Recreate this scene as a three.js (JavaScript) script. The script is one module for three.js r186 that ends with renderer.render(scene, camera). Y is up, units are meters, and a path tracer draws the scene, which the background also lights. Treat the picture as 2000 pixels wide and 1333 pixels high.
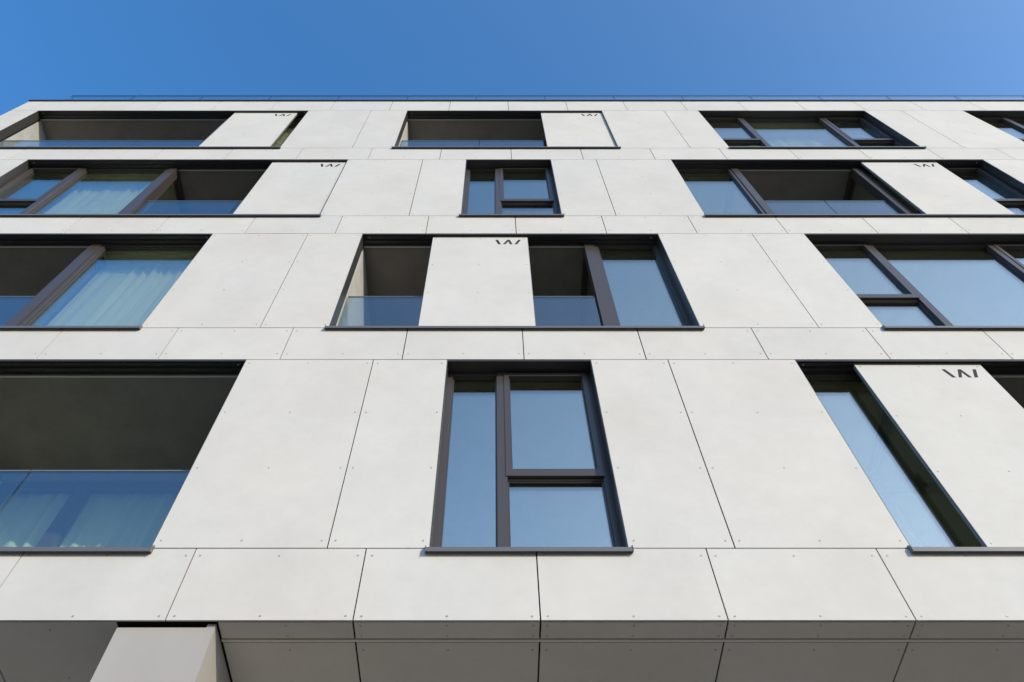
import * as THREE from 'three';
import { mergeGeometries } from 'three/addons/utils/BufferGeometryUtils.js';

// ---------------------------------------------------------------- camera, sky, sun, exposure
const scene = new THREE.Scene();
const camera = new THREE.PerspectiveCamera(2 * Math.atan(666.5 / 1581.4) * 180 / Math.PI, 2000 / 1333, 0.05, 2000);
camera.position.set(-0.301, 1.6, 4.131);
camera.rotation.set(59.953 * Math.PI / 180, 0, 0);
camera.setViewOffset(2000, 1333, 36.1, 0, 2000, 1333);
camera.updateProjectionMatrix();
scene.add(camera);

const renderer = new THREE.WebGLRenderer({ antialias: true });
renderer.setSize(1024, 682);
renderer.toneMapping = THREE.LinearToneMapping;
renderer.toneMappingExposure = 1.0;
renderer.shadowMap.enabled = true;

const SUN_EL = 20.4 * Math.PI / 180, SUN_AZ = 42 * Math.PI / 180;      // azimuth from the facade's normal towards +x
const sunDir = new THREE.Vector3(Math.cos(SUN_EL) * Math.sin(SUN_AZ), Math.sin(SUN_EL), Math.cos(SUN_EL) * Math.cos(SUN_AZ));
function skyTexture() {                                                // clear sky: blue air that pales towards the horizon, white haze round the sun
  const w = 1024, h = 512, data = new Float32Array(w * h * 4), d = new THREE.Vector3();
  for (let j = 0; j < h; j++) for (let i = 0; i < w; i++) {
    const phi = ((i + 0.5) / w - 0.5) * 2 * Math.PI, th = ((j + 0.5) / h - 0.5) * Math.PI;
    d.set(Math.cos(th) * Math.cos(phi), Math.sin(th), Math.cos(th) * Math.sin(phi));
    const s = Math.max(d.y, 0), lo = Math.min(1 - s, 0.3), cg = Math.min(1, d.dot(sunDir)), g = Math.acos(cg);
    const air = 1 - Math.exp(-0.30 / Math.max(s, 0.36)), hz = Math.pow(1 - s, 2), ray = 1.0 * (1 + 0.08 * cg * cg) * (1 + 0.5 * lo + 2.8 * lo * lo), haze = 2.45 * Math.exp(-Math.pow(g / 0.735, 2));
    const k = (j * w + i) * 4;
    data[k] = air * ((0.172 + 0.30 * hz) * ray + haze); data[k + 1] = air * ((0.71 - 0.14 * hz) * ray + 1.02 * haze); data[k + 2] = air * ((1.86 - 1.38 * hz) * ray + 0.97 * haze); data[k + 3] = 1;
  }
  const tx = new THREE.DataTexture(data, w, h, THREE.RGBAFormat, THREE.FloatType);
  tx.mapping = THREE.EquirectangularReflectionMapping; tx.magFilter = THREE.LinearFilter; tx.minFilter = THREE.LinearFilter;
  tx.wrapS = THREE.RepeatWrapping; tx.needsUpdate = true;
  return tx;
}
const sky = skyTexture();
scene.background = sky; scene.environment = sky;
scene.backgroundIntensity = 1; scene.environmentIntensity = 1;

const sun = new THREE.DirectionalLight(new THREE.Color(1, 0.875, 0.66), 3.3);
sun.position.copy(sunDir).multiplyScalar(60).add(new THREE.Vector3(0, 10, 0));
sun.target.position.set(0, 10, 0);
sun.castShadow = true;
sun.shadow.camera.left = -20; sun.shadow.camera.right = 20; sun.shadow.camera.top = 20; sun.shadow.camera.bottom = -20; sun.shadow.camera.far = 140;
sun.shadow.mapSize.set(4096, 4096); sun.shadow.radius = 1;
scene.add(sun, sun.target);

// ---------------------------------------------------------------- helpers
let seed = 7;
const rnd = () => { seed = (seed * 1664525 + 1013904223) >>> 0; return seed / 4294967296; };
const taken = new Map();
const numbered = (n) => { const k = taken.get(n) || 0; taken.set(n, k + 1); return k ? `${n}_${String(k).padStart(3, '0')}` : n; };
function hash(x, y, s) { let n = Math.imul(x, 374761393) + Math.imul(y, 668265263) + Math.imul(s, 1274126177); n = Math.imul(n ^ (n >>> 13), 1274126177); return ((n ^ (n >>> 16)) >>> 0) / 4294967296; }
function noise(x, y, per, s) {                                         // value noise that tiles after per cells
  const xi = Math.floor(x), yi = Math.floor(y), fx = x - xi, fy = y - yi, m = (a) => ((a % per) + per) % per;
  const u = fx * fx * (3 - 2 * fx), v = fy * fy * (3 - 2 * fy);
  const a = hash(m(xi), m(yi), s), b = hash(m(xi + 1), m(yi), s), c = hash(m(xi), m(yi + 1), s), e = hash(m(xi + 1), m(yi + 1), s);
  return a + (b - a) * u + (c - a) * v + (a - b - c + e) * u * v;
}
function texture(n, fn, srgb) {
  const data = new Uint8Array(n * n * 4);
  for (let j = 0; j < n; j++) for (let i = 0; i < n; i++) {
    const c = fn(i / n, j / n, i, j), k = (j * n + i) * 4;
    data[k] = Math.min(255, Math.max(0, c[0] * 255)); data[k + 1] = Math.min(255, Math.max(0, c[1] * 255)); data[k + 2] = Math.min(255, Math.max(0, c[2] * 255)); data[k + 3] = 255;
  }
  const t = new THREE.DataTexture(data, n, n);
  t.wrapS = t.wrapT = THREE.RepeatWrapping; t.magFilter = THREE.LinearFilter; t.minFilter = THREE.LinearMipmapLinearFilter; t.generateMipmaps = true;
  if (srgb) t.colorSpace = THREE.SRGBColorSpace;
  t.needsUpdate = true;
  return t;
}
// a box between two corners; uv in metres, taken along the face
function bx(x0, x1, y0, y1, z0, z1) {
  const g = new THREE.BoxGeometry(Math.abs(x1 - x0), Math.abs(y1 - y0), Math.abs(z1 - z0));
  g.translate((x0 + x1) / 2, (y0 + y1) / 2, (z0 + z1) / 2);
  return metres(g);
}
function metres(g) {
  const p = g.attributes.position, n = g.attributes.normal, uv = new Float32Array(p.count * 2);
  for (let i = 0; i < p.count; i++) {
    const ax = Math.abs(n.getX(i)), ay = Math.abs(n.getY(i)), az = Math.abs(n.getZ(i));
    uv[2 * i] = ax > ay && ax > az ? p.getZ(i) : p.getX(i);
    uv[2 * i + 1] = ay >= ax && ay >= az ? p.getZ(i) : p.getY(i);
  }
  g.setAttribute('uv', new THREE.BufferAttribute(uv, 2));
  return g;
}
// profile in (z, y), drawn out along x
function extr(pts, x0, x1) {
  const s = new THREE.Shape(pts.map(([z, y]) => new THREE.Vector2(z, y)));
  const g = new THREE.ExtrudeGeometry(s, { depth: x1 - x0, bevelEnabled: false });
  g.rotateY(-Math.PI / 2); g.scale(-1, 1, 1);                           // shape x -> world z, extrusion -> world x
  const idx = g.index; if (!idx) { const p = g.attributes.position.array; for (let i = 0; i < p.length; i += 9) for (let k = 0; k < 3; k++) { const t = p[i + 3 + k]; p[i + 3 + k] = p[i + 6 + k]; p[i + 6 + k] = t; } }
  g.translate(x0, 0, 0); g.computeVertexNormals();
  return metres(g);
}
function obj(name, geos, mat, parent) {
  const list = Array.isArray(geos) ? geos : [geos];
  const m = new THREE.Mesh(list.length > 1 ? mergeGeometries(list.map((g) => (g.index ? g.toNonIndexed() : g))) : list[0], mat);
  m.name = name; m.castShadow = m.receiveShadow = true;
  parent.add(m);
  return m;
}
function part(name, parent, label) { const g = new THREE.Group(); g.name = name; if (label) g.userData.label = label; parent.add(g); return g; }
function thing(o, name, label, category, group) { o.name = numbered(name); o.userData.label = label; o.userData.category = category; if (group) o.userData.group = group; scene.add(o); return o; }

// ---------------------------------------------------------------- materials
const lin = (r, g, b) => new THREE.Color().setRGB(r, g, b);
// fibre cement: soft cloudy mottling, faint specks, 4 m tile
const cement = texture(1024, (u, v, i, j) => {
  const c = 0.5 * noise(u * 9, v * 9, 9, 1) + 0.3 * noise(u * 31, v * 31, 31, 2) + 0.2 * noise(u * 97, v * 97, 97, 3) - 0.5;
  const f = hash(i, j, 5) - 0.5, sp = hash(i, j, 9) > 0.9985 ? -0.05 : 0;
  const t = 0.952 + 0.06 * c + 0.012 * f + sp, w = 0.01 * (noise(u * 6, v * 6, 6, 4) - 0.5);
  return [t + w, t, t - w];
}, true);
const cementRelief = texture(512, (u, v, i, j) => { const t = 0.5 + 0.3 * (noise(u * 120, v * 120, 120, 12) - 0.5) + 0.3 * (hash(i, j, 6) - 0.5); return [t, t, t]; });
for (const t of [cement, cementRelief]) t.repeat.set(0.25, 0.25);
const panelMats = [[0.702, 0.677, 0.637], [0.716, 0.691, 0.650], [0.688, 0.665, 0.628], [0.706, 0.675, 0.634]].map(([r, g, b]) =>
  new THREE.MeshStandardMaterial({ color: lin(r, g, b), map: cement, roughness: 0.72, bumpMap: cementRelief, bumpScale: 0.0006 }));
const plaster = texture(1024, (u, v, i, j) => { const c = noise(u * 13, v * 13, 13, 21) * 0.5 + noise(u * 57, v * 57, 57, 22) * 0.3 + hash(i, j, 23) * 0.2 - 0.5, t = 0.93 + 0.12 * c; return [t, t, t]; }, true);
plaster.repeat.set(0.4, 0.4);
const smooth = texture(512, (u, v, i, j) => { const t = 0.96 + 0.04 * (noise(u * 5, v * 5, 5, 41) - 0.5) + 0.015 * (noise(u * 40, v * 9, 9, 42) - 0.5) + 0.01 * (hash(i, j, 43) - 0.5); return [t, t, t]; }, true);
smooth.repeat.set(0.5, 0.5);
const M = {
  rivet: new THREE.MeshStandardMaterial({ color: lin(0.42, 0.41, 0.40), roughness: 0.45, metalness: 0.2 }),
  membrane: new THREE.MeshStandardMaterial({ color: lin(0.018, 0.018, 0.018), roughness: 0.9 }),
  metal: new THREE.MeshStandardMaterial({ color: lin(0.052, 0.051, 0.052), roughness: 0.34, metalness: 0.0 }),
  frame: new THREE.MeshStandardMaterial({ color: lin(0.066, 0.055, 0.051), roughness: 0.32, metalness: 0.0 }),
  sill: new THREE.MeshStandardMaterial({ color: lin(0.17, 0.16, 0.162), roughness: 0.35, metalness: 0.3 }),
  trim: new THREE.MeshStandardMaterial({ color: lin(0.68, 0.67, 0.65), roughness: 0.4 }),
  soffitProfile: new THREE.MeshStandardMaterial({ color: lin(0.66, 0.64, 0.61), roughness: 0.5 }),
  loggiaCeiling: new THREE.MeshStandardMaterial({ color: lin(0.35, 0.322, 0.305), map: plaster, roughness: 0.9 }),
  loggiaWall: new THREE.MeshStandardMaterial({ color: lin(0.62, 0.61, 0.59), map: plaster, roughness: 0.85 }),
  roomWall: new THREE.MeshStandardMaterial({ color: lin(0.72, 0.72, 0.66), roughness: 0.9 }),
  roomCeiling: new THREE.MeshStandardMaterial({ color: lin(0.82, 0.82, 0.76), map: plaster, roughness: 0.9 }),
  roomFloor: new THREE.MeshStandardMaterial({ color: lin(0.46, 0.38, 0.27), roughness: 0.5 }),
  deck: new THREE.MeshStandardMaterial({ color: lin(0.12, 0.115, 0.11), map: plaster, roughness: 0.85 }),
  slab: new THREE.MeshStandardMaterial({ color: lin(0.25, 0.25, 0.24), roughness: 0.9 }),
  pillar: new THREE.MeshStandardMaterial({ color: lin(0.455, 0.43, 0.405), map: smooth, roughness: 0.7 }),
  edge: new THREE.MeshStandardMaterial({ color: lin(0.20, 0.22, 0.22), roughness: 0.3 }),
  emblem: new THREE.MeshStandardMaterial({ color: lin(0.012, 0.012, 0.012), roughness: 0.8 }),
  handle: new THREE.MeshStandardMaterial({ color: lin(0.02, 0.02, 0.02), roughness: 0.35 }),
  glass: new THREE.MeshPhysicalMaterial({ color: lin(0.968, 0.988, 0.935), transmission: 1, thickness: 0, roughness: 0.0, ior: 2.6, metalness: 0 }),
  doorGlass: new THREE.MeshPhysicalMaterial({ color: lin(0.96, 0.985, 0.95), transmission: 1, thickness: 0, roughness: 0.0, ior: 1.5 }),
  railGlass: new THREE.MeshPhysicalMaterial({ color: lin(0.84, 0.91, 0.92), transmission: 1, thickness: 0, roughness: 0.0, ior: 2.0, metalness: 0.0 }),
  curtain: new THREE.MeshPhysicalMaterial({ color: lin(0.93, 0.93, 0.86), transmission: 0.2, thickness: 0, roughness: 1, side: THREE.DoubleSide }),
};

// ---------------------------------------------------------------- the ground
const paving = texture(1024, (u, v, i, j) => { const t = 0.62 + 0.1 * (noise(u * 40, v * 40, 40, 31) - 0.5) + 0.08 * (noise(u * 7, v * 7, 7, 32) - 0.5) + 0.05 * (hash(i, j, 33) - 0.5); return [t, t * 0.98, t * 0.95]; }, true);
paving.repeat.set(0.2, 0.2);
const ground = obj('ground', metres(new THREE.PlaneGeometry(600, 600).rotateX(-Math.PI / 2)), new THREE.MeshStandardMaterial({ color: lin(0.32, 0.287, 0.245), map: paving, roughness: 0.85 }), scene);
ground.userData.kind = 'structure';

// ---------------------------------------------------------------- the building
const house = new THREE.Group();
thing(house, 'apartment_building', 'white panelled apartment building with dark framed windows, loggias and sliding shutters', 'building');
const W = 1.2, XL = -10.0, XR = 13.2, BOT = 5.178, TOP = 18.75, DEPTH = 7;
const floorY = (k) => 5.818 + 3.204 * k, headY = (k) => floorY(k) + 2.563;
const rivetGeo = new THREE.CylinderGeometry(0.0075, 0.0085, 0.003, 8, 1).toNonIndexed();
const rivetFront = rivetGeo.clone().rotateX(Math.PI / 2), rivetDown = rivetGeo.clone();
function rivets(panel, spots, geo) { if (spots.length) obj('rivets', spots.map(([x, y, z]) => geo.clone().translate(x, y, z)), M.rivet, panel).userData.kind = 'stuff'; }
const pick = () => panelMats[Math.floor(rnd() * panelMats.length)];
// one facade board; gaps of 10 mm round it, rivets near its edges
function facadePanel(x0, x1, y0, y1, ys, gl = 0.005, gr = 0.005) {
  const j = () => (rnd() - 0.5) * 0.0012, dz = rnd() * 0.0012;
  const a = x0 + gl, b = x1 - gr;
  const p = obj('facade_panel', bx(a + j(), b + j(), y0 + 0.004, y1 - 0.006, -0.012 - dz, -dz), pick(), house);
  const xs = b - a > 0.95 ? [a + 0.045, (a + b) / 2, b - 0.045] : b - a > 0.3 ? [a + 0.045, b - 0.045] : [(a + b) / 2];
  const spots = []; for (const x of xs) for (const y of ys) spots.push([x + j() * 3, y + j() * 3, 0.0006]);
  rivets(p, spots, rivetFront);
  return p;
}
// bands of boards between the storeys, all on one 1.2 m grid
for (let b = 0; b <= 4; b++) {
  const y0 = b ? headY(b - 1) : BOT, y1 = b < 4 ? floorY(b) : TOP;
  for (let i = -9; i < 11; i++) facadePanel(Math.max(XL, i * W), (i + 1) * W, y0, y1, b ? [y0 + 0.11, y1 - 0.07] : [y0 + 0.036, y1 - 0.073], i === -9 ? 0 : 0.005);
  obj('backing_wall', bx(XL + 0.012, XR, y0 + 0.03, y1 - 0.012, -0.04, -0.2), M.membrane, house);
}
// openings per storey: even storeys (0 and 2) share one layout, odd ones the other
const OPEN = {
  even: [[-8.06, -2.722], [-0.757, 0.655], [2.652, 7.85], [9.81, 11.22]],
  odd: [[-9.45, -4.012], [-2.036, 1.876], [3.802, 7.15], [9.12, 12.47]],
};
const SPLIT = { even: [-8.8, -1.478, 1.408, 9.1, 12.0], odd: [-2.757, 3.118, 7.883] };
for (let k = 0; k < 4; k++) {
  const kind = k % 2 ? 'odd' : 'even', yb = floorY(k), yt = headY(k);
  const edges = [XL, ...OPEN[kind].flat(), XR];
  for (let e = 0; e < edges.length; e += 2) {
    const a = edges[e], b = edges[e + 1], cuts = SPLIT[kind].filter((x) => x > a && x < b), xs = [a, ...cuts, b];
    for (let i = 0; i + 1 < xs.length; i++)
      facadePanel(xs[i], xs[i + 1], yb, yt, [yt - 0.07, yb + 1.665, yb + 0.893, yb + 0.075], i ? 0.005 : 0, i + 2 < xs.length ? 0.005 : 0);
    obj('backing_wall', bx(a + 0.008, b - 0.008, yb - 0.012, yt + 0.03, -0.04, -0.26), M.membrane, house);
    if (b - a > 0.6) obj('partition_wall', bx((a + b) / 2 - 0.1, (a + b) / 2 + 0.1, yb, yt, -0.262, -DEPTH), M.roomWall, house);
  }
}
// carcass: slabs, room floors, back and side walls
for (let k = 0; k <= 4; k++) {
  const y0 = k ? headY(k - 1) + 0.022 : BOT + 0.06, y1 = k < 4 ? floorY(k) - 0.03 : TOP - 0.2;
  obj('floor_slab', bx(XL + 0.02, XR, y0, y1, -0.202, -DEPTH - 0.3), M.slab, house);
  if (k < 4) obj('room_floor', bx(XL + 0.03, XR - 0.01, y1 + 0.002, y1 + 0.02, -0.27, -DEPTH), M.roomFloor, house);
}
obj('rear_wall', bx(XL, XR, BOT, TOP, -DEPTH, -DEPTH - 0.25), M.roomWall, house);
obj('side_wall', bx(XL, XL + 0.012, BOT, TOP, -0.016, -DEPTH), panelMats[0], house);
obj('side_wall', bx(XR - 0.012, XR, BOT, TOP, -0.016, -DEPTH), panelMats[0], house);
for (let i = -5; i < 1; i++) for (let b = 0; b < 4; b++) obj('backing_wall', bx(XL + 0.013, XL + 0.2, floorY(b), headY(b), -0.27 - (i + 5) * 1.12, -0.27 - (i + 6) * 1.12), M.membrane, house);

// ---- dark metal lining, sill and shutter tracks of one opening
function surround(x0, x1, k, tracks) {
  const yb = floorY(k), yt = headY(k), s = part('opening_surround', house);
  obj('head_lining', bx(x0, x1, yt - 0.008, yt, -0.004, -0.198), M.metal, s);
  obj('head_lip', bx(x0, x1, yt - 0.022, yt - 0.0085, -0.006, -0.011), M.frame, s);
  for (const [a, b] of [[x0, x0 + 0.008], [x1 - 0.008, x1]]) obj('jamb_lining', bx(a, b, yb + 0.012, yt - 0.0085, -0.005, -0.16), M.metal, s);
  if (tracks) {
    for (const z of [-0.028, -0.082, -0.096, -0.148]) obj('shutter_track', bx(x0 + 0.009, x1 - 0.009, yt - 0.03, yt - 0.0085, z, z - 0.005), M.metal, s);
    for (const x of [x0 + 0.09, x1 - 0.09]) obj('track_bolt', new THREE.CylinderGeometry(0.009, 0.009, 0.006, 10).translate(x, yt - 0.0115, -0.055), M.trim, s);
  }
  const sill = part('window_sill', house), a = x0 - 0.02, b = x1 + 0.02;
  obj('sill_sheet', extr([[-0.15, 0.014], [0.003, 0.001], [0.034, -0.023], [0.036, -0.026], [0.036, -0.064], [0.031, -0.064], [0.031, -0.030], [0.003, -0.004], [-0.15, 0.009]].map(([z, y]) => [z, y + yb]), a, b), M.sill, sill);
  for (const [p, q] of [[a - 0.004, a], [b, b + 0.004]]) obj('end_cap', extr([[0.0015, 0.016], [0.014, 0.014], [0.041, -0.014], [0.041, -0.068], [0.0015, -0.05]].map(([z, y]) => [z, y + yb]), p, q), M.sill, sill);
}
// ---- glazing. cells: [x0, x1, kind] with kind 'fixed' | 'sash' (opening light over a fixed one) | 'sashL'
const ZF = -0.15;
function glazing(x0, x1, k, mullions, cells, label) {
  const yb = floorY(k) + 0.014, yt = headY(k) - 0.009, w = part('window', house, label);
  const f = 0.05;
  obj('frame', [bx(x0, x0 + f, yb, yt, ZF, ZF - 0.08), bx(x1 - f, x1, yb, yt, ZF, ZF - 0.08), bx(x0 + f, x1 - f, yt - f, yt, ZF - 0.001, ZF - 0.08), bx(x0 + f, x1 - f, yb, yb + f, ZF - 0.001, ZF - 0.08)], M.frame, w);
  for (const [a, b] of mullions) {
    obj('mullion', bx(a, b, yb + 0.001, yt - 0.001, ZF + 0.012, ZF - 0.085), M.frame, w);
  }
  for (const [a, b, kind] of cells) {
    const ya = yb + f, yz = yt - f;
    if (kind === 'fixed') { obj('glass_pane', igu(a, b, ya, yz, -0.19, -0.214), M.glass, w); obj('glazing_bead', bead(a, b, ya, yz, 0.014, -0.172, -0.189), M.metal, w); continue; }
    const t0 = floorY(k) + 0.93, t1 = t0 + 0.034;
    obj('transom', bx(a - 0.002, b + 0.002, t0, t1, ZF - 0.012, ZF - 0.08), M.frame, w);
    obj('glass_pane', igu(a, b, ya, t0, -0.19, -0.214), M.glass, w);
    obj('glazing_bead', bead(a, b, ya, t0, 0.014, -0.172, -0.189), M.metal, w);
    const s = 0.048, sb = 0.088;                                         // sash bars; the bottom one is taller
    obj('sash', mergeGeometries([bead(a - 0.012, b + 0.012, t1 - 0.012, yz + 0.012, s, ZF + 0.02, ZF - 0.06), bx(a - 0.012 + s, b + 0.012 - s, t1 - 0.012 + s, t1 - 0.012 + sb, ZF + 0.02, ZF - 0.06)]), M.frame, w);
    obj('glass_pane', igu(a - 0.012 + s, b + 0.012 - s, t1 - 0.012 + sb, yz + 0.012 - s, -0.178, -0.202), M.glass, w);
    obj('glazing_bead', bead(a - 0.012 + s, b + 0.012 - s, t1 - 0.012 + sb, yz + 0.012 - s, 0.01, -0.16, -0.177), M.metal, w);
    const hx = kind === 'sashL' ? b + 0.012 - s / 2 : a - 0.012 + s / 2;
    obj('handle', [bx(hx - 0.011, hx + 0.011, t1 + 0.45, t1 + 0.52, ZF - 0.06, ZF - 0.075), bx(hx - 0.009, hx + 0.009, t1 + 0.39, t1 + 0.5, ZF - 0.085, ZF - 0.1)], M.handle, w);
  }
  return w;
}
// insulating glass unit: two sheets with a gap
function igu(x0, x1, y0, y1, z0, z1) { return mergeGeometries([bx(x0, x1, y0, y1, z0, z0 - 0.005), bx(x0, x1, y0, y1, z1 + 0.005, z1)]); }
function bead(a, b, y0, y1, t, z0, z1) { return mergeGeometries([bx(a, b, y0, y0 + t, z0, z1), bx(a, b, y1 - t, y1, z0, z1), bx(a, a + t, y0 + t, y1 - t, z0, z1), bx(b - t, b, y0 + t, y1 - t, z0, z1)]); }
function post(x0, x1, k) { obj('corner_post', bx(x0, x1, floorY(k) + 0.014, headY(k) - 0.009, ZF + 0.014, ZF - 0.13), M.frame, house); }
function roomCeiling(x0, x1, k, z0 = -0.2) { obj('room_ceiling', bx(x0, x1, headY(k) - 0.0, headY(k) + 0.02, z0, -DEPTH), M.roomCeiling, house); }
// ---- loggia: dark ceiling, solid or glazed sides, glass doors at the back, glass railing in front
const LZ = -1.54;
function loggia(x0, x1, k, left, right, railPanes, doorPosts) {
  const yb = floorY(k), yt = headY(k), g = part('loggia', house);
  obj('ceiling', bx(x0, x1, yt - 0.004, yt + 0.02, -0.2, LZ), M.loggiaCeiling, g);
  obj('ceiling_trim', bx(x0, x1, yt - 0.036, yt - 0.005, -0.172, -0.19), M.trim, g);
  obj('deck', bx(x0, x1, yb - 0.028, yb + 0.006, -0.16, LZ), M.deck, g);
  const side = (a, b, solid, face) => {
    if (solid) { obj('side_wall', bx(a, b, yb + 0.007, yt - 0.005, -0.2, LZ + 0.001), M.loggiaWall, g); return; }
    const y0 = yb + 0.01, y1 = yt - 0.006;
    obj('side_frame', [bx(a, b, y0, y0 + 0.08, -0.29, LZ + 0.06), bx(a, b, y1 - 0.09, y1, -0.29, LZ + 0.06), bx(a, b, y0, y1, LZ + 0.13, LZ + 0.061)], M.frame, g);
    const m = (a + b) / 2;
    obj('side_glass', bx(m - 0.012, m + 0.012, y0 + 0.08, y1 - 0.09, -0.29, LZ + 0.13), M.glass, g);
  };
  side(x0 - 0.1, x0, left); side(x1, x1 + 0.1, right);
  const d = part('balcony_door', house), y0 = yb + 0.007, y1 = yt - 0.006, bars = [x0, ...doorPosts, x1];
  obj('frame', [bx(x0, x1, y1 - 0.1, y1, LZ, LZ - 0.08), bx(x0, x1, y0, y0 + 0.08, LZ, LZ - 0.08), ...bars.map((x, i) => bx(i === 0 ? x : i === bars.length - 1 ? x - 0.1 : x - 0.075, i === 0 ? x + 0.1 : i === bars.length - 1 ? x : x + 0.075, y0 + 0.08, y1 - 0.1, LZ, LZ - 0.08))], M.frame, d);
  for (let i = 0; i + 1 < bars.length; i++) {
    const a = bars[i] + (i ? 0.075 : 0.1), b = bars[i + 1] - (i + 2 < bars.length ? 0.075 : 0.1);
    obj('glass_pane', igu(a, b, y0 + 0.08, y1 - 0.1, LZ - 0.03, LZ - 0.054), M.doorGlass, d);
    obj('handle', [bx(b + 0.02, b + 0.04, y0 + 0.98, y0 + 1.1, LZ + 0.04, LZ + 0.055), bx(b + 0.022, b + 0.038, y0 + 1.02, y0 + 1.06, LZ, LZ + 0.04)], M.handle, d);
  }
  const r = part('glass_railing', house), n = railPanes, w = (x1 - x0 - 0.02) / n, zr = -0.18;
  for (let i = 0; i < n; i++) {
    const a = x0 + 0.01 + i * w + 0.006, b = x0 + 0.01 + (i + 1) * w - 0.006;
    obj('glass_pane', bx(a, b, yb + 0.03, yb + 1.075, zr, zr - 0.014), M.railGlass, r);
    obj('edge_strip', bx(a, b, yb + 1.0755, yb + 1.085, zr + 0.001, zr - 0.015), M.edge, r);
  }
  obj('base_shoe', bx(x0, x1, yb + 0.007, yb + 0.06, zr + 0.016, zr + 0.001), M.metal, r);
}
// ---- sliding shutter with the cut emblem near its upper corner
function shutter(x0, x1, k, label) {
  const yb = floorY(k) + 0.02, yt = headY(k) - 0.012 - 0.01, z = -0.042, s = part('sliding_shutter', house, label);
  obj('board', bx(x0, x1, yb, yt, z, z - 0.01), panelMats[k % 2 ? 1 : 0], s);
  obj('carrier_frame', [bx(x0 + 0.003, x0 + 0.05, yb + 0.003, yt - 0.003, z - 0.0105, z - 0.036), bx(x1 - 0.05, x1 - 0.003, yb + 0.003, yt - 0.003, z - 0.0105, z - 0.036), bx(x0 + 0.05, x1 - 0.05, yt - 0.06, yt - 0.003, z - 0.0105, z - 0.036), bx(x0 + 0.05, x1 - 0.05, yb + 0.003, yb + 0.06, z - 0.0105, z - 0.036), bx((x0 + x1) / 2 - 0.03, (x0 + x1) / 2 + 0.03, yb + 0.06, yt - 0.06, z - 0.0105, z - 0.036)], M.metal, s);
  for (const [a, b] of [[x0 - 0.007, x0 - 0.0005], [x1 + 0.0005, x1 + 0.007]]) obj('edge_profile', bx(a, b, yb + 0.02, yt - 0.02, z - 0.012, z - 0.034), M.edge, s);
  obj('pull_handle', bx(x0 + 0.055, x0 + 0.085, yb + 1.0, yb + 1.16, z - 0.037, z - 0.055), M.handle, s);
  const spots = []; for (const x of [x0 + 0.045, (x0 + x1) / 2, x1 - 0.045]) for (const y of [yt - 0.045, yb + 1.65, yb + 0.88, yb + 0.07]) spots.push([x, y, z + 0.001]);
  rivets(s, spots, rivetFront);
  const strokes = [
    [[-0.422, -0.096], [-0.387, -0.096], [-0.350, -0.240], [-0.385, -0.240]],
    [[-0.264, -0.096], [-0.234, -0.096], [-0.198, -0.240], [-0.231, -0.240], [-0.253, -0.145], [-0.292, -0.240], [-0.324, -0.240]],
    [[-0.120, -0.096], [-0.087, -0.096], [-0.139, -0.240], [-0.173, -0.240]],
  ];
  obj('emblem', strokes.map((p) => {
    const sh = new THREE.Shape(p.slice().reverse().map(([a, b]) => new THREE.Vector2(x1 + a, yt + b)));
    return new THREE.ExtrudeGeometry(sh, { depth: 0.0015, bevelEnabled: false }).translate(0, 0, z + 0.0002);
  }), M.emblem, s);
}
// ---- pleated curtain: a folded sheet hung from the ceiling
function curtain(x0, x1, y0, y1, z, label, amp = 0.032) {
  const n = Math.round((x1 - x0) / 0.012), m = 14, pos = [], idx = [];
  const ph = [rnd() * 6, rnd() * 6, rnd() * 6];
  const fold = (x, t) => amp * (0.75 + 0.5 * (1 - t)) * ((0.7 + 0.4 * Math.sin(x * 5.1 + ph[2])) * Math.sin(x * 44 + ph[0] + 2.2 * Math.sin(x * 6.1 + ph[1]) + 0.8 * Math.sin(x * 17 + ph[2])) + 0.35 * Math.sin(x * 19 + ph[2] + 2 * t));
  for (let j = 0; j <= m; j++) for (let i = 0; i <= n; i++) {
    const t = j / m, x = i / n * (x1 - x0);
    pos.push(x + 0.012 * Math.sin(x * 30 + 3 * t), t * (y1 - y0), fold(x, t));
  }
  for (let j = 0; j < m; j++) for (let i = 0; i < n; i++) { const a = j * (n + 1) + i, b = a + 1, c = a + n + 1, d = c + 1; idx.push(a, b, d, a, d, c); }
  const g = new THREE.BufferGeometry();
  g.setAttribute('position', new THREE.Float32BufferAttribute(pos, 3)); g.setIndex(idx); g.computeVertexNormals();
  const c = new THREE.Mesh(g, M.curtain); c.castShadow = c.receiveShadow = true; c.position.set(x0, y0, z);
  thing(c, 'curtain', label, 'curtain', 'curtains behind the glass');
}

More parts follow.
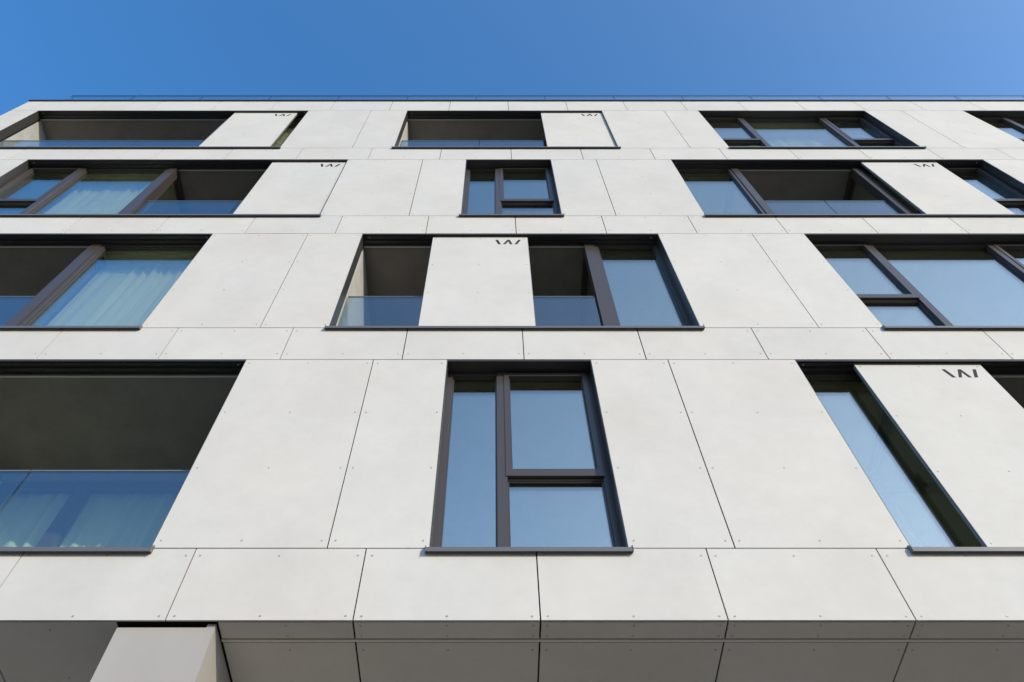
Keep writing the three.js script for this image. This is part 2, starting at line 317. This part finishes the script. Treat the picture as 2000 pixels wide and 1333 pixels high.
// even storeys 0 and 2
const nameOf = ['lowest', 'second', 'third', 'top'];
for (const k of [0, 2]) {
  surround(-8.06, -2.722, k, true);
  glazing(-8.052, -5.71, k, [[-7.175, -7.09]], [[-8.0, -7.175, 'sashL'], [-7.09, -5.76, 'fixed']], `wide dark framed window at the left end of the ${nameOf[k]} row`);
  post(-5.71, -5.58, k);
  loggia(-5.58, -2.73, k, false, true, 2, [-4.68]);
  surround(-0.757, 0.655, k, false);
  glazing(-0.749, 0.647, k, [[-0.271, -0.187]], [[-0.699, -0.271, 'fixed'], [-0.187, 0.597, 'sash']], `single dark framed window in the middle of the ${nameOf[k]} row`);
  surround(2.652, 7.85, k, true);
  glazing(2.66, 3.66, k, [], [[2.71, 3.61, 'fixed']]);
  post(3.66, 3.77, k);
  loggia(3.77, 5.68, k, false, false, 2, [4.72]);
  post(5.68, 5.8, k);
  glazing(5.8, 7.842, k, [[6.93, 7.01]], [[5.85, 6.93, 'fixed'], [7.01, 7.79, 'sash']]);
  surround(9.81, 11.22, k, false);
  glazing(9.818, 11.212, k, [[10.29, 10.375]], [[9.868, 10.29, 'fixed'], [10.375, 11.162, 'sash']]);
  for (const [a, b] of [[-8.9, -5.64], [-1.45, 1.4], [2.2, 3.7], [5.74, 8.6], [9.1, 12]]) roomCeiling(a, b, k);
  for (const [a, b] of [[-5.64, -2.2], [3.7, 5.74]]) roomCeiling(a, b, k, LZ - 0.002);
}
// odd storeys 1 and 3
for (const k of [1, 3]) {
  surround(-9.45, -4.012, k, true);
  loggia(-9.442, -5.64, k, true, false, 3, [-8.2, -6.9]);
  post(-5.64, -5.5, k);
  glazing(-5.5, -4.02, k, [], [[-5.45, -4.07, 'fixed']]);
  surround(-2.036, 1.876, k, true);
  loggia(-2.028, 0.90, k, true, false, 2, [-0.56]);
  post(0.90, 1.03, k);
  glazing(1.03, 1.868, k, [], [[1.08, 1.818, 'fixed']]);
  surround(3.802, 7.15, k, false);
  glazing(3.81, 7.142, k, [[4.63, 4.715], [6.24, 6.325]], [[3.86, 4.63, 'sashL'], [4.715, 6.24, 'fixed'], [6.325, 7.092, 'sash']], `three part dark framed window in the ${nameOf[k]} row`);
  surround(9.12, 12.47, k, false);
  glazing(9.128, 12.462, k, [[9.95, 10.035], [11.56, 11.645]], [[9.178, 9.95, 'sashL'], [10.035, 11.56, 'fixed'], [11.645, 12.412, 'sash']]);
  for (const [a, b] of [[-5.57, -3.0], [0.96, 2.84], [3.0, 7.9], [8.2, 12.9]]) roomCeiling(a, b, k);
  for (const [a, b] of [[-9.7, -5.57], [-3.0, 0.96]]) roomCeiling(a, b, k, LZ - 0.002);
}
shutter(3.235, 4.47, 0, 'shutter with dark emblem in the lowest row, beside a tall narrow pane');
shutter(-1.10, 0.145, 1, 'shutter with dark emblem standing mid opening in the second row');
shutter(-3.985, -2.742, 2, 'shutter with dark emblem at the end of the long third row opening');
shutter(5.825, 7.075, 2, 'shutter with dark emblem between loggia and window in the third row');
shutter(-5.50, -4.245, 3, 'top row shutter with dark emblem and a narrow dark gap beside it');
shutter(0.652, 1.868, 3, 'top row shutter with dark emblem closing the end of its opening');

// ---- roof edge: metal coping and glass balustrade
obj('parapet_coping', extr([[0.028, 0.03], [0.028, -0.012], [0.022, -0.012], [0.022, 0.018], [-0.4, 0.012], [-0.4, 0.025]].map(([z, y]) => [z, y + TOP]), XL - 0.02, XR), M.metal, house);
obj('parapet_wall', bx(XL + 0.02, XR, TOP - 0.2, TOP, -0.21, -0.38), M.membrane, house);
obj('roof_deck', bx(XL + 0.02, XR, TOP - 0.19, TOP - 0.05, -0.385, -DEPTH - 0.3), M.slab, house);
{
  const r = part('roof_railing', house), y0 = TOP + 0.03, y1 = 18.07 + 1.6, z = -0.1;
  const xs = [-9.56]; for (let x = -8.15; x < XR; x += 1.495) xs.push(x);
  for (let i = 0; i + 1 < xs.length; i++) {
    obj('glass_pane', bx(xs[i] + 0.008, xs[i + 1] - 0.008, y0, y1, z, z - 0.016), M.railGlass, r);
    obj('edge_strip', bx(xs[i] + 0.008, xs[i + 1] - 0.008, y1 + 0.001, y1 + 0.016, z + 0.002, z - 0.018), M.handle, r);
    if (i) obj('joint_profile', bx(xs[i] - 0.007, xs[i] + 0.007, y0, y1, z - 0.001, z - 0.014), M.handle, r);
  }
  obj('glass_pane', bx(-9.576, -9.56, y0, y1, z - 0.002, z - 3), M.railGlass, r);
  obj('edge_strip', bx(-9.578, -9.558, y1 + 0.001, y1 + 0.016, z - 0.019, z - 3), M.handle, r);
}
// ---- underside of the overhang
function soffitPanel(x0, x1, z0, z1, zs) {
  const p = obj('soffit_panel', bx(x0 + 0.006, x1 - 0.006, BOT, BOT + 0.012, z0, z1), pick(), house);
  const spots = []; for (const x of x1 - x0 > 0.9 ? [x0 + 0.045, (x0 + x1) / 2, x1 - 0.045] : [(x0 + x1) / 2]) for (const z of zs) spots.push([x, BOT - 0.001, z]);
  rivets(p, spots, rivetDown);
}
for (let i = -9; i < 11; i++) {
  const x0 = Math.max(XL, i * W), x1 = (i + 1) * W;
  if (i >= -2) {
    const a = i === -2 ? -2.068 : x0;
    soffitPanel(a, x1, -0.02, -0.168, [-0.048, -0.143]);
    soffitPanel(a, x1, -0.209, -1.4, [-0.278, -0.84, -1.36]);
  } else {
    const b = i === -3 ? -2.712 : x1;
    soffitPanel(x0, b, -0.02, -1.4, [-0.087, -0.558, -1.0]);
  }
  for (let j = 0; j < 2; j++) soffitPanel(x0, x1, -1.41 - j * 1.2, -2.6 - j * 1.2, [-1.46 - j * 1.2, -2.55 - j * 1.2]);
}
obj('soffit_panel', bx(-2.4, -2.078, BOT, BOT + 0.012, -0.7, -1.4), panelMats[0], house);
obj('soffit_panel', bx(-2.7, -2.412, BOT, BOT + 0.012, -0.7, -1.4), panelMats[0], house);
obj('backing_wall', bx(XL + 0.02, XR, BOT + 0.03, BOT + 0.058, -0.205, -DEPTH), M.membrane, house);
obj('drip_profile', bx(-2.068, XR, BOT - 0.004, BOT + 0.02, -0.178, -0.198), M.soffitProfile, house);
obj('ground_floor_wall', bx(XL, XR, 0.02, BOT - 0.01, -3.85, -4.1), M.loggiaWall, house);
// ---- pillar below the overhang
{
  const p = part('pillar', house, 'smooth grey pillar carrying the overhang');
  obj('shaft', bx(-2.705, -2.08, 0, BOT - 0.022, -0.04, -0.68), M.pillar, p);
  obj('head_gap', bx(-2.69, -2.135, BOT - 0.0215, BOT + 0.01, -0.065, -0.62), M.membrane, p);
  obj('head_block', bx(-2.134, -2.08, BOT - 0.0215, BOT + 0.005, -0.04, -0.68), M.pillar, p);
}
// ---- curtains (things of their own)
curtain(-5.56, -4.02, floorY(1) + 0.03, headY(1) - 0.01, -0.46, 'pale sunlit curtain filling the window beside the left post, second row');
curtain(-7.28, -5.74, floorY(2) + 0.03, headY(2) - 0.01, -0.46, 'pale pleated curtain in the wide pane at the left, third row');
curtain(-6.5, -4.78, floorY(0) + 0.03, headY(0) - 0.02, LZ - 0.115, 'pleated curtain left of the door post behind the large bottom loggia', 0.045);
curtain(-4.62, -3.35, floorY(0) + 0.03, headY(0) - 0.02, LZ - 0.115, 'pleated curtain right of the door post behind the large bottom loggia', 0.045);
curtain(4.75, 6.25, floorY(3) + 0.03, headY(3) - 0.01, -0.55, 'faint pleated curtain in the middle pane of the top row three part window');
curtain(-5.45, -4.05, floorY(3) + 0.03, headY(3) - 0.01, -0.4, 'pale curtain seen through the narrow gap beside the top row shutter');

house.traverse((o) => { if (o.isMesh) { o.castShadow = true; o.receiveShadow = true; } });
renderer.render(scene, camera);
